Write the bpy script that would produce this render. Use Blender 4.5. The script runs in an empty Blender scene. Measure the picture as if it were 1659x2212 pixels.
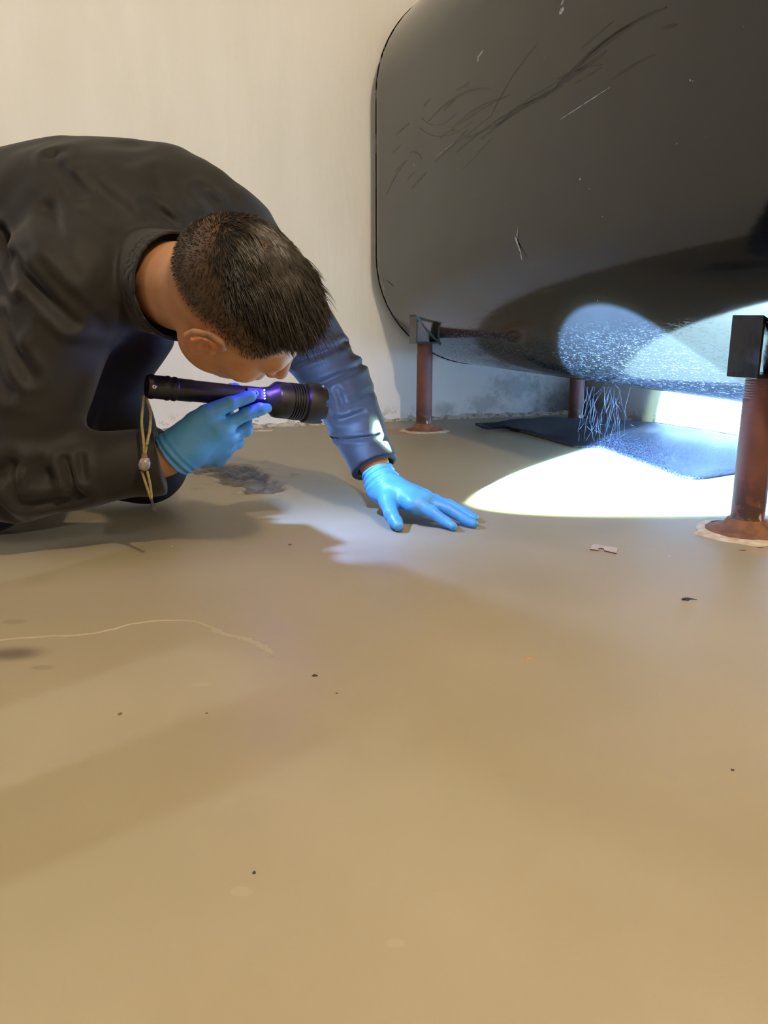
import bpy, bmesh, math, random
import numpy as np
from mathutils import Vector, Matrix
random.seed(7); rng = np.random.default_rng(7)
C = bpy.context.scene.collection
scn = bpy.context.scene
V = lambda *a: np.array(a, dtype=float)

# ------------------------------------------------------------------ camera
PITCH = math.radians(13.2); CS, SN = math.cos(PITCH), math.sin(PITCH); CAMH = .36; FPX = 1660.
cd = bpy.data.cameras.new('camera'); cam = bpy.data.objects.new('camera', cd); C.objects.link(cam)
cam.location = (0, 0, CAMH); cam.rotation_euler = (math.pi/2-PITCH, 0, 0)
cd.sensor_fit = 'VERTICAL'; cd.sensor_height = 36; cd.lens = 36*FPX/2212; cd.clip_start = .02
scn.camera = cam
def ray(px, py):
    x, y = (px-829.5)/FPX, (py-1106)/FPX
    return V(x, CS-y*SN, -SN-y*CS)
def P(px, py, Y): r = ray(px, py); return V(0, 0, CAMH)+r*(Y/r[1])      # measured point at distance Y
def Pz(px, py, z=0.): r = ray(px, py); return V(0, 0, CAMH)+r*((z-CAMH)/r[2])   # measured point at height z

# ------------------------------------------------------------------ world, lights, exposure
w = bpy.data.worlds.new('world'); scn.world = w; w.use_nodes = True
w.node_tree.nodes['Background'].inputs[0].default_value = (.75, .8, 1, 1)
w.node_tree.nodes['Background'].inputs[1].default_value = .02
scn.view_settings.view_transform = 'Standard'; scn.view_settings.look = 'None'
scn.view_settings.exposure = 0; scn.view_settings.gamma = 1; scn.view_settings.use_curve_mapping = False
def light(name, kind, loc, energy, color, radius=.05, direction=None, cone=None, blend=.1, size=None):
    l = bpy.data.lights.new(name, kind); l.energy = energy; l.color = color
    if kind == 'AREA': l.shape = 'RECTANGLE'; l.size, l.size_y = size
    else: l.shadow_soft_size = radius
    if cone: l.spot_size = math.radians(cone); l.spot_blend = blend
    o = bpy.data.objects.new(name, l); C.objects.link(o); o.location = loc
    if direction is not None: o.rotation_euler = Vector(direction).to_track_quat('-Z', 'Y').to_euler()
    return o
LAMP = V(.65, -.3, 2.08)
light('warm_bulb_light', 'POINT', LAMP, 143, (1, .81, .56), .035)
light('cool_fill_light', 'AREA', (-2.6, .9, 1.9), 13, (.80, .88, 1), direction=(1.2, .5, -1), size=(.8, 1.2))  # added cool fill from the left, no such opening known
WD, WN = V(.69, .72, 0), V(.72, -.69, 0)                                         # run and width of the added light from the left
CL = WD*-2.35+WN*-.70+V(0, 0, 1.0)
light('floor_band_light', 'SPOT', CL, 150, (.80, .88, 1), .032, direction=WD*.2+WN*-.5-CL, cone=48, blend=.6)  # added spot with no known source, makes the pale floor bands
AZ, PT = math.radians(30), math.radians(8)
FD = V(math.cos(AZ)*math.cos(PT), math.sin(AZ)*math.cos(PT), -math.sin(PT))    # torch axis
FF = V(-.115, 1.40, .232)                                                      # torch front
light('torch_hot_beam', 'SPOT', FF-FD*.002, 4000, (.26, .52, 1), .006, direction=FD, cone=47.6, blend=.10)
light('torch_beam_fringe', 'SPOT', FF-FD*.002, 110, (.62, 1, .66), .006, direction=FD, cone=51.5, blend=.12)
light('torch_spill', 'POINT', FF-FD*.0035, 8, (.22, .42, 1), .002)

# ------------------------------------------------------------------ materials
def lin(c): return tuple((x/12.92 if x <= .04045 else ((x+.055)/1.055)**2.4) for x in c)
def mat(name, col, col2=None, scale=8, rough=.6, rough2=None, bump=0, bscale=60, metal=0, spec=.5, stretch=(1,1,1),
        emit=None, estr=0, detail=6, coat=0, trans=0, contrast=(.35,.65), sheen=0, bdist=.002):
    m = bpy.data.materials.new(name); m.use_nodes = True; N = m.node_tree.nodes; L = m.node_tree.links
    b = N['Principled BSDF']; b.inputs['Base Color'].default_value = (*col, 1)
    b.inputs['Roughness'].default_value = rough; b.inputs['Metallic'].default_value = metal
    b.inputs['Specular IOR Level'].default_value = spec; b.inputs['Coat Weight'].default_value = coat
    b.inputs['Transmission Weight'].default_value = trans; b.inputs['Sheen Weight'].default_value = sheen
    tc = N.new('ShaderNodeTexCoord'); mp = N.new('ShaderNodeMapping'); mp.inputs['Scale'].default_value = stretch
    L.new(tc.outputs['Object'], mp.inputs['Vector'])
    n = N.new('ShaderNodeTexNoise'); n.inputs['Scale'].default_value = scale; n.inputs['Detail'].default_value = detail
    L.new(mp.outputs[0], n.inputs['Vector'])
    r = N.new('ShaderNodeValToRGB'); r.color_ramp.elements[0].position, r.color_ramp.elements[1].position = contrast
    r.color_ramp.elements[0].color = (*col, 1); r.color_ramp.elements[1].color = (*(col2 or col), 1)
    L.new(n.outputs['Fac'], r.inputs[0]); L.new(r.outputs[0], b.inputs['Base Color'])
    m['ramp'] = r.name; m['map'] = mp.name
    if rough2 is not None:
        mr = N.new('ShaderNodeMapRange'); mr.inputs[1].default_value = .3; mr.inputs[2].default_value = .7
        mr.inputs[3].default_value = rough; mr.inputs[4].default_value = rough2
        L.new(n.outputs['Fac'], mr.inputs[0]); L.new(mr.outputs[0], b.inputs['Roughness'])
    if bump:
        n2 = N.new('ShaderNodeTexNoise'); n2.inputs['Scale'].default_value = bscale; n2.inputs['Detail'].default_value = 5
        L.new(mp.outputs[0], n2.inputs['Vector'])
        bp = N.new('ShaderNodeBump'); bp.inputs['Strength'].default_value = bump; bp.inputs['Distance'].default_value = bdist
        L.new(n2.outputs['Fac'], bp.inputs['Height']); L.new(bp.outputs[0], b.inputs['Normal'])
        m['bump'] = bp.name
    if emit: b.inputs['Emission Color'].default_value = (*emit, 1); b.inputs['Emission Strength'].default_value = estr
    return m
class NG:                                   # tiny node helper
    def __init__(s, m): s.t = m.node_tree; s.N = s.t.nodes; s.L = s.t.links; s.b = s.N['Principled BSDF']
    def math(s, op, a, b=None, c=None, clamp=False):
        n = s.N.new('ShaderNodeMath'); n.operation = op; n.use_clamp = clamp
        for i, v in enumerate((a, b, c)):
            if v is None: continue
            if isinstance(v, (int, float)): n.inputs[i].default_value = v
            else: s.L.new(v, n.inputs[i])
        return n.outputs[0]
    def noise(s, vec, scale, detail=5, rough=.55):
        n = s.N.new('ShaderNodeTexNoise'); n.inputs['Scale'].default_value = scale; n.inputs['Detail'].default_value = detail
        n.inputs['Roughness'].default_value = rough; s.L.new(vec, n.inputs['Vector']); return n.outputs['Fac']
    def rng(s, v, a, b, c=0., d=1., smooth=True):
        n = s.N.new('ShaderNodeMapRange'); n.interpolation_type = 'SMOOTHSTEP' if smooth else 'LINEAR'
        for i, x in enumerate((a, b, c, d)): n.inputs[i+1].default_value = x
        s.L.new(v, n.inputs[0]); return n.outputs[0]
    def mix(s, f, a, b):
        n = s.N.new('ShaderNodeMix'); n.data_type = 'RGBA'
        if isinstance(f, (int, float)): n.inputs[0].default_value = f
        else: s.L.new(f, n.inputs[0])
        for i, v in ((6, a), (7, b)):
            if isinstance(v, tuple): n.inputs[i].default_value = (*v, 1)
            else: s.L.new(v, n.inputs[i])
        return n.outputs[2]
    def base(s): return s.b.inputs['Base Color'].links[0].from_socket
    def setbase(s, v): s.L.new(v, s.b.inputs['Base Color'])
    def obj(s, scale=(1,1,1), loc=(0,0,0), rot=0):
        tc = s.N.new('ShaderNodeTexCoord'); mp = s.N.new('ShaderNodeMapping')
        mp.inputs['Scale'].default_value = scale; mp.inputs['Location'].default_value = loc; mp.inputs['Rotation'].default_value = (0,0,rot)
        s.L.new(tc.outputs['Object'], mp.inputs['Vector']); return mp.outputs[0]
    def attr(s, name):
        n = s.N.new('ShaderNodeAttribute'); n.attribute_name = name; return n.outputs['Fac']
    def len(s, v):
        n = s.N.new('ShaderNodeVectorMath'); n.operation = 'LENGTH'; s.L.new(v, n.inputs[0]); return n.outputs['Value']
    def bumpadd(s, h, strength, dist):
        n = s.N.new('ShaderNodeBump'); n.inputs['Strength'].default_value = strength; n.inputs['Distance'].default_value = dist
        s.L.new(h, n.inputs['Height'])
        if s.b.inputs['Normal'].links: s.L.new(s.b.inputs['Normal'].links[0].from_socket, n.inputs['Normal'])
        s.L.new(n.outputs[0], s.b.inputs['Normal'])

M = {}
M['wall'] = mat('wall_plaster', (.84, .83, .80), (.88, .87, .85), 3, .75, bump=.35, bscale=14, stretch=(3, 3, .7), bdist=.004)
g = NG(M['wall'])
vp = g.obj(); sep = g.N.new('ShaderNodeSeparateXYZ'); g.L.new(vp, sep.inputs[0])
# flaking and grime low on the plaster (a stain with a shape of its own)
nz = g.noise(vp, 22, 8, .7); low = g.rng(sep.outputs['Z'], .0, .075, 1, 0)
fl = g.math('MULTIPLY', g.rng(nz, .52, .58), low); g.setbase(g.mix(g.math('MULTIPLY', fl, .75), g.base(), (.30, .27, .22)))
# damp grime and painted shadow beneath the tank, measured along the back wall
dv = g.N.new('ShaderNodeVectorMath'); dv.operation = 'MULTIPLY_ADD'
M['floor'] = mat('floor_paint', (.283, .236, .150), (.312, .264, .176), 3.5, .42, rough2=.55, bump=.25, bscale=9, spec=.35, bdist=.003)
M['tank'] = mat('tank_black_paint', (.0028, .0027, .0027), (.004, .0038, .0037), 5, .07, rough2=.11, bump=.04, bscale=5, spec=.55, bdist=.01)
M['bracket'] = mat('bracket_black_paint', (.008, .008, .008), (.014, .013, .012), 30, .10, rough2=.3, bump=.3, bscale=60, bdist=.001)
M['rust'] = mat('rusty_pipe', (.115, .045, .036), (.16, .062, .048), 18, .5, rough2=.7, bump=.4, bscale=120, spec=.35, bdist=.001)
M['flange'] = mat('rusty_flange', (.13, .055, .03), (.22, .10, .05), 60, .85, bump=.8, bscale=160, bdist=.002)
M['paintring'] = mat('old_white_paint', (.62, .56, .46), (.42, .30, .18), 50, .7, bump=.5, bscale=90)
M['mat'] = mat('black_rubber_mat', (.003, .0035, .006), (.036, .041, .066), 210, .42, detail=3, contrast=(.47, .56), rough2=.6, bump=.9, bscale=300, bdist=.002)
M['shirt'] = mat('black_shirt_cloth', (.0095, .0088, .0085), (.013, .012, .0115), 12, .68, bump=.25, bscale=500, spec=.28, sheen=.1, bdist=.0006)
M['trouser'] = mat('black_trouser_cloth', (.008, .008, .009), None, 12, .75, bump=.3, bscale=500, spec=.3)
M['skin'] = mat('skin', (.44, .215, .105), (.50, .26, .135), 30, .5, bump=.15, bscale=300, spec=.4, bdist=.0006)
M['skin'].node_tree.nodes['Principled BSDF'].inputs['Subsurface Weight'].default_value = .12
M['skin'].node_tree.nodes['Principled BSDF'].inputs['Subsurface Scale'].default_value = .01
M['hair'] = mat('dark_brown_hair', (.012, .008, .006), (.035, .024, .016), 90, .36, spec=.6)
M['glove'] = mat('blue_nitrile', (.065, .28, .63), (.08, .32, .67), 20, .38, rough2=.5, bump=.25, bscale=110, spec=.45, stretch=(1,1,2.2), bdist=.0015)
M['alu'] = mat('black_anodised', (.010, .010, .011), (.02, .019, .02), 60, .30, rough2=.42, spec=.6, metal=.3)
M['lens'] = mat('torch_lens', (.9, .95, 1), None, 5, .05, emit=(.8, .9, 1), estr=6)
M['led'] = mat('blue_white_led', (.5, .6, 1), None, 5, .3, emit=(.45, .55, 1), estr=9)
M['ledring'] = mat('blue_ring_led', (.05, .2, 1), None, 5, .3, emit=(.02, .22, 1), estr=2.5)
M['switch'] = mat('switch_panel', (.008, .008, .05), None, 5, .3, coat=.3)
M['chrome'] = mat('bright_metal', (.6, .6, .6), None, 5, .2, metal=1)
M['cord'] = mat('olive_cord', (.20, .15, .04), (.28, .21, .07), 200, .8, bump=.5, bscale=600)
M['bead'] = mat('cord_bead', (.16, .13, .10), (.3, .28, .25), 120, .3)
M['eye'] = mat('eye_white', (.7, .68, .65), None, 5, .15); M['iris'] = mat('iris', (.03, .015, .01), None, 5, .1)
M['card'] = mat('pink_card', (.40, .32, .28), (.46, .37, .33), 60, .7)
M['cardedge'] = mat('card_edge', (.12, .08, .07), None, 60, .8)
M['dark'] = mat('dark_debris', (.02, .018, .02), (.05, .04, .035), 100, .8)
M['brown'] = mat('brown_debris', (.10, .055, .02), (.16, .09, .04), 100, .8)
M['orange'] = mat('orange_flake', (.45, .20, .05), (.5, .3, .1), 100, .7)
M['pale'] = mat('pale_debris', (.7, .66, .55), (.6, .55, .45), 100, .7)
M['ridge'] = mat('floor_ridge', (.35, .30, .205), (.33, .28, .19), 30, .5, bump=.3, bscale=80)
M['scuff'] = mat('matt_scuff', (.009, .008, .0075), (.014, .013, .012), 40, .30, spec=.35)
M['scrape'] = mat('white_scrape', (.42, .42, .42), (.12, .12, .12), 60, .6, spec=.3)
M['flake'] = mat('tank_speck', (.30, .27, .24), (.5, .45, .42), 40, .5)
M['thread'] = mat('cobweb_thread', (.022, .028, .04), None, 40, .5)
M['blocker_wood'] = mat('blocker_timber', (.30, .24, .17), None, 8, .6)
M['ceil'] = mat('ceiling_paint', (.62, .60, .55), None, 4, .8)
M['lampglass'] = mat('bulb_glass', (1, .9, .7), None, 4, .3, emit=(1, .8, .5), estr=12)

# ------------------------------------------------------------------ object helpers
def tag(o, label=None, cat=None, group=None, kind=None):
    for k, v in (('label', label), ('category', cat), ('group', group), ('kind', kind)):
        if v: o[k] = v
    return o
def raw(name, verts, faces, m, parent=None, smooth=True, local=False):
    me = bpy.data.meshes.new(name); verts = np.asarray(verts, float)
    if parent is not None and not local: verts = verts-np.array(parent.matrix_basis.translation if parent.parent is None else WORLD(parent))
    me.from_pydata(verts.tolist(), [], [list(map(int, f)) for f in faces] if not isinstance(faces, np.ndarray) else faces.tolist())
    if smooth: me.polygons.foreach_set('use_smooth', [True]*len(me.polygons))
    me.materials.append(m); me.update()
    o = bpy.data.objects.new(name, me); C.objects.link(o)
    if parent is not None: o.parent = parent
    return o
def WORLD(o):
    t = np.zeros(3)
    while o is not None: t = t+np.array(o.location); o = o.parent
    return t
def empty(name, loc): o = bpy.data.objects.new(name, None); C.objects.link(o); o.location = tuple(loc); return o
def bmobj(name, bm, m, parent=None, smooth=False, bevel=0, segs=2):
    if parent is not None: bmesh.ops.translate(bm, vec=-Vector(WORLD(parent)), verts=bm.verts)
    bmesh.ops.recalc_face_normals(bm, faces=bm.faces)
    me = bpy.data.meshes.new(name); bm.to_mesh(me); bm.free(); me.materials.append(m)
    if smooth: me.polygons.foreach_set('use_smooth', [True]*len(me.polygons))
    o = bpy.data.objects.new(name, me); C.objects.link(o)
    if parent is not None: o.parent = parent
    if bevel: b = o.modifiers.new('bevel', 'BEVEL'); b.width = bevel; b.segments = segs; b.limit_method = 'ANGLE'
    return o
def frame(d, hint=(0, 0, 1)):
    d = np.array(d, float); d /= np.linalg.norm(d); h = np.array(hint, float)
    if abs(h@d) > .95: h = V(1, 0, 0)
    a = np.cross(h, d); a /= np.linalg.norm(a); return d, a, np.cross(d, a)
def lathe(prof, o, d, n=40, hint=(0, 0, 1)):
    """prof: (distance along d, radius); returns verts, faces in world space"""
    d, a, b = frame(d, hint); vs, fs = [], []
    th = np.linspace(0, 2*np.pi, n, endpoint=False)
    for (t, r) in prof:
        vs += list(o+d*t+r*(np.outer(np.cos(th), a)+np.outer(np.sin(th), b)))
    for i in range(len(prof)-1):
        for k in range(n): fs.append((i*n+k, i*n+(k+1) % n, (i+1)*n+(k+1) % n, (i+1)*n+k))
    return vs, fs
def tube(pts, r, n=8, flat=1.):
    pts = [np.array(p, float) for p in pts]; rr = r if hasattr(r, '__len__') else [r]*len(pts)
    vs, fs = [], []; up = V(0, 0, 1)
    for i, p in enumerate(pts):
        t = pts[min(i+1, len(pts)-1)]-pts[max(i-1, 0)]; d, a, b = frame(t, up)
        for k in range(n):
            th = 2*np.pi*k/n; vs.append(p+rr[i]*(math.cos(th)*a+math.sin(th)*flat*b))
    for i in range(len(pts)-1):
        for k in range(n): fs.append((i*n+k, i*n+(k+1) % n, (i+1)*n+(k+1) % n, (i+1)*n+k))
    fs.append(tuple(range(n))[::-1]); fs.append(tuple(range((len(pts)-1)*n, len(pts)*n)))
    return vs, fs
def merge(parts):
    vs, fs = [], []
    for v, f in parts: o = len(vs); vs += list(v); fs += [tuple(i+o for i in q) for q in f]
    return vs, fs
def box_uv(bm, o, ax, ay, az, sx, sy, sz):
    """box with min corner o and axes"""
    vs = [bm.verts.new(tuple(o+ax*sx*i+ay*sy*j+az*sz*k)) for i in (0, 1) for j in (0, 1) for k in (0, 1)]
    for q in ((0,1,3,2),(4,6,7,5),(0,4,5,1),(2,3,7,6),(0,2,6,4),(1,5,7,3)): bm.faces.new([vs[i] for i in q])
def smooth_curve(pts, n=8):
    pts = [np.array(p, float) for p in pts]; out = []
    e = [2*pts[0]-pts[1]]+pts+[2*pts[-1]-pts[-2]]
    for i in range(1, len(e)-2):
        for k in range(n):
            t = k/n; p0, p1, p2, p3 = e[i-1:i+3]
            out.append(.5*(2*p1+(p2-p0)*t+(2*p0-5*p1+4*p2-p3)*t*t+(3*p1-p0-3*p2+p3)*t**3))
    out.append(pts[-1]); return out

# ------------------------------------------------------------------ value noise + distance fields
_G = rng.random((32, 32, 32)).astype(np.float32)
def vnoise(p, s):
    q = p*s; i = np.floor(q).astype(int); f = q-i; f = f*f*(3-2*f); r = 0
    for dx in (0, 1):
        for dy in (0, 1):
            for dz in (0, 1):
                wgt = (f[:, 0] if dx else 1-f[:, 0])*(f[:, 1] if dy else 1-f[:, 1])*(f[:, 2] if dz else 1-f[:, 2])
                r = r+wgt*_G[(i[:, 0]+dx) & 31, (i[:, 1]+dy) & 31, (i[:, 2]+dz) & 31]
    return r-.5
def rc(p, a, b, ra, rb):
    a, b = np.asarray(a), np.asarray(b); ba = b-a; t = np.clip(((p-a)@ba)/(ba@ba), 0, 1)
    return np.linalg.norm(p-a-t[:, None]*ba, axis=1)-(ra+(rb-ra)*t)
def ell(p, c, r, R=None):
    q = p-np.asarray(c)
    if R is not None: q = q@R                 # R columns = local axes
    r = np.asarray(r); k0 = np.linalg.norm(q/r, axis=1); k1 = np.linalg.norm(q/(r*r), axis=1)+1e-9
    return k0*(k0-1)/k1
def smin(a, b, k): h = np.clip(.5+.5*(b-a)/k, 0, 1); return b+(a-b)*h-k*h*(1-h)
def smax(a, b, k): return -smin(-a, -b, k)
def chain(p, pts, rs, k=.0):
    d = None
    for i in range(len(pts)-1):
        e = rc(p, pts[i], pts[i+1], rs[i], rs[i+1]); d = e if d is None else (np.minimum(d, e) if not k else smin(d, e, k))
    return d
def sdf_mesh(f, lo, hi, h, B=8):
    lo = np.array(lo, float); nb = np.ceil((np.array(hi)-lo)/h/B).astype(int); n = nb*B
    gx, gy, gz = np.meshgrid(*[np.arange(k) for k in nb], indexing='ij')
    bl = np.stack([gx.ravel(), gy.ravel(), gz.ravel()], 1)
    dc = f(lo+(bl*B+(B-1)/2)*h).astype(np.float32)
    G = np.repeat(np.repeat(np.repeat(dc.reshape(nb), B, 0), B, 1), B, 2)
    G6 = G.reshape(nb[0], B, nb[1], B, nb[2], B)
    act = bl[np.abs(dc) < h*B*1.25]
    off = np.stack(np.meshgrid(*[np.arange(B)]*3, indexing='ij'), -1).reshape(-1, 3)
    for s in range(0, len(act), 1000):
        a = act[s:s+1000]; pts = (lo+(a[:, None, :]*B+off[None])*h).reshape(-1, 3)
        G6[a[:, 0], :, a[:, 1], :, a[:, 2], :] = f(pts).reshape(-1, B, B, B)
    S = G < 0; cnt = np.zeros(tuple(n-1), np.uint8)
    sl = lambda d: slice(d, -1 if d == 0 else None)
    for dx in (0, 1):
        for dy in (0, 1):
            for dz in (0, 1): cnt += S[sl(dx), sl(dy), sl(dz)]
    cells = np.argwhere((cnt > 0) & (cnt < 8)); idx = np.full(tuple(n-1), -1, np.int32)
    idx[tuple(cells.T)] = np.arange(len(cells))
    acc = np.zeros((len(cells), 3)); num = np.zeros(len(cells))
    cs = [np.array((a, b, c)) for a in (0, 1) for b in (0, 1) for c in (0, 1)]
    for c0 in cs:
        for ax in range(3):
            if c0[ax]: continue
            c1 = c0.copy(); c1[ax] = 1
            v0 = G[tuple((cells+c0).T)].astype(float); v1 = G[tuple((cells+c1).T)].astype(float); m = (v0 < 0) != (v1 < 0)
            t = np.where(m, v0/np.where(m, v0-v1, 1), 0)
            acc += np.where(m[:, None], c0+t[:, None]*(c1-c0), 0); num += m
    vs = lo+(cells+acc/num[:, None])*h; quads = []
    for ax in range(3):
        b, c = [(1, 2), (2, 0), (0, 1)][ax]
        s0 = np.take(S, range(n[ax]-1), ax); s1 = np.take(S, range(1, n[ax]), ax)
        e = np.argwhere(s0 != s1); e = e[(e[:, b] > 0) & (e[:, c] > 0) & (e[:, b] < n[b]-1) & (e[:, c] < n[c]-1)]
        eb = np.zeros(3, int); eb[b] = 1; ec = np.zeros(3, int); ec[c] = 1
        q = np.stack([idx[tuple((e-eb-ec).T)], idx[tuple((e-ec).T)], idx[tuple(e.T)], idx[tuple((e-eb).T)]], 1)
        ins = S[tuple(e.T)]; q[~ins] = q[~ins][:, ::-1]; quads.append(q)
    q = np.concatenate(quads); q = q[(q >= 0).all(1)]
    for _ in range(2):                        # pull the vertices onto the surface
        e = h*.5; d = f(vs); gr = np.stack([f(vs+e*np.eye(3)[k])-f(vs-e*np.eye(3)[k]) for k in range(3)], 1)/(2*e)
        gn = np.maximum((gr**2).sum(1), .2); st = np.clip(d/gn, -h*.5, h*.5); vs = vs-gr*st[:, None]
    return vs, q

# ------------------------------------------------------------------ ROOM SHELL
TH = math.radians(21); ru, rv = V(math.sin(TH), -math.cos(TH), 0), V(math.cos(TH), math.sin(TH), 0)   # toward the viewer, to the right
WB = V(-.489, 2.97, 0)                                   # a point on the back wall's foot
TA = math.radians(19.2); tu, tv = V(math.sin(TA), -math.cos(TA), 0), V(math.cos(TA), math.sin(TA), 0)
C0 = V(-.04, 3.07, 0); Z = V(0, 0, 1)                    # far left bottom reference of the tank
CR = C0+tv*1.0                                           # on the right wall
def cross2(p, d, q, e):
    t = np.linalg.solve(np.array([[d[0], -e[0]], [d[1], -e[1]]]), (q-p)[:2]); return p+d*t[0]
cn = cross2(WB, rv, CR, ru); bl_ = WB-rv*3.6; HH = 2.4; DEPTH = 5.4
fr_ = cn+ru*DEPTH; fl_ = bl_+ru*DEPTH
def wall(name, a, b, inward, n=60):
    """plaster wall from a to b, 8 cm thick, with a gently uneven face"""
    L_ = np.linalg.norm(b-a); d = (b-a)/L_; vs, fs = [], []; nx, nz = int(L_/.06), 40
    for i in range(nx+1):
        for j in range(nz+1):
            z = HH*(j/nz)**1.7
            p = a+d*L_*i/nx+Z*z
            vs.append(p)
    vs = np.array(vs); nn = vnoise(vs*V(1, 1, 1), 2.2)*.006+vnoise(vs, 9)*.0025
    edge = np.array([(0 if i in (0, nx) else 1) for i in range(nx+1) for j in range(nz+1)])
    vs = vs+inward*(nn*edge)[:, None]
    for i in range(nx):
        for j in range(nz): q = i*(nz+1)+j; fs.append((q, q+nz+1, q+nz+2, q+1))
    k = len(vs); ex = [a-inward*.08, b-inward*.08, b-inward*.08+Z*HH, a-inward*.08+Z*HH]
    fs.append((k, k+3, k+2, k+1)); vs = np.vstack([vs, ex])
    c = [0, nx*(nz+1), nx*(nz+1)+nz, nz]
    for i in range(4): fs.append((c[i], k+i, k+(i+1) % 4, c[(i+1) % 4]))
    return tag(raw(name, vs, fs, M['wall']), kind='structure')
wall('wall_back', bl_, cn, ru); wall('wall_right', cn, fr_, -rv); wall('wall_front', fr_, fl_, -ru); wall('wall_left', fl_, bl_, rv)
bm = bmesh.new(); 
box_uv(bm, bl_-rv*.1-ru*.1+Z*HH, rv, ru, Z, np.linalg.norm(cn-bl_)+.2, DEPTH+.2, .08)
tag(bmobj('ceiling', bm, M['ceil']), kind='structure')
# floor: a non-uniform grid in the plane, fine where the chipped patch lies
def spaced(lo, hi, f0, f1, fine, coarse):
    return np.unique(np.round(np.concatenate([np.arange(lo, f0, coarse), np.arange(f0, f1, fine), np.arange(f1, hi, coarse), [hi]]), 4))
xs = spaced(-5.6, 2.9, -.75, .25, .006, .12); ys = spaced(-4.2, 4.0, 1.55, 2.45, .006, .12)
X, Y = np.meshgrid(xs, ys, indexing='ij'); fp = np.stack([X.ravel(), Y.ravel(), np.zeros(X.size)], 1)
pc = np.array([Pz(*q) for q in ((440, 1002), (560, 1003), (600, 1030), (615, 1058), (545, 1062), (485, 1050), (445, 1022))])[:, :2]
def polydist(p, poly):
    d = np.full(len(p), 9.); ins = np.zeros(len(p), bool)
    for i in range(len(poly)):
        a, b = poly[i], poly[(i+1) % len(poly)]; ba = b-a; t = np.clip(((p-a)@ba)/(ba@ba), 0, 1)
        d = np.minimum(d, np.linalg.norm(p-a-t[:, None]*ba, axis=1))
        c = (a[1] > p[:, 1]) != (b[1] > p[:, 1]); ins ^= c & (p[:, 0] < (b[0]-a[0])*(p[:, 1]-a[1])/(b[1]-a[1]+1e-12)+a[0])
    return np.where(ins, -d, d)
pd_ = polydist(fp[:, :2], pc)+vnoise(fp, 18)*.09+vnoise(fp, 45)*.03-.014
chip = np.clip(-pd_/.03, 0, 1); rim = np.exp(-(pd_/.012)**2)
fz = -chip*(.010-vnoise(fp*V(.6, 1.6, 1), 60)*.024-vnoise(fp, 110)*.008)+rim*.0025*(pd_ > -.02)
fz *= (fp[:, 1] > 1.56)*(fp[:, 1] < 2.42)*(fp[:, 0] > -.73)*(fp[:, 0] < .2)
fp[:, 2] = fz
nx_, ny_ = len(xs), len(ys); I = (np.arange(nx_-1)[:, None]*ny_+np.arange(ny_-1)).ravel()
fq = np.stack([I, I+ny_, I+ny_+1, I+1], 1)
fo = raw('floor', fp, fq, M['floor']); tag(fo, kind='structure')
at = fo.data.attributes.new('chip', 'FLOAT', 'POINT'); at.data.foreach_set('value', chip.astype(np.float32))
# floor material: chipped concrete, stains, a painted shadow blob, fine specks
g = NG(M['floor']); vp = g.obj()
cn_ = g.noise(g.obj((1, 2.5, 1)), 70, 8, .7)
g.setbase(g.mix(g.rng(g.attr('chip'), .15, .6), g.base(), g.mix(cn_, (.06, .052, .04), (.24, .215, .17))))
def stain_or_shade(px, py, rx, ry, col, amount, warp=.25, soft=.25, rot=0):
    c = Pz(px, py); v = g.N.new('ShaderNodeVectorMath'); v.operation = 'SUBTRACT'; g.L.new(vp, v.inputs[0]); v.inputs[1].default_value = tuple(c)
    mp = g.N.new('ShaderNodeMapping'); mp.inputs['Scale'].default_value = (1/rx, 1/ry, 0); g.L.new(v.outputs[0], mp.inputs[0])
    d = g.math('ADD', g.len(mp.outputs[0]), g.math('MULTIPLY', g.noise(vp, 40, 5), warp))
    f = g.math('MULTIPLY', g.rng(d, 1-soft+warp*.5, 1+soft+warp*.5, 1, 0), amount); g.setbase(g.mix(f, g.base(), col))
stain_or_shade(30, 1343, .014, .008, (.20, .16, .10), .5, .6); stain_or_shade(90, 1442, .012, .006, (.20, .16, .10), .5, .6)
stain_or_shade(1095, 1672, .009, .004, (.28, .22, .14), .45, .6); stain_or_shade(28, 1412, .030, .016, (.10, .075, .06), .75, .2, .7)  # last entry is a soft shadow painted into the floor colour
stain_or_shade(862, 932, .085, .09, (.34, .17, .06), .75, 1.0, .2); stain_or_shade(905, 985, .06, .03, (.33, .25, .17), .5, 1.2, .15)
stain_or_shade(1650, 1192, .035, .02, (.40, .25, .14), .7, 1.4, .12)
stain_or_shade(520, 1925, .008, .005, (.36, .31, .22), .4, 1.2, .2); stain_or_shade(855, 2038, .006, .004, (.37, .30, .22), .4, 1.2, .2)
stain_or_shade(436, 1478, .010, .005, (.34, .29, .2), .6, .6)
sp = g.rng(g.noise(vp, 190, 2), .80, .83); g.setbase(g.mix(g.math('MULTIPLY', sp, .5), g.base(), (.16, .11, .06)))
g.bumpadd(g.noise(vp, 320, 3), .12, .0006)
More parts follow.
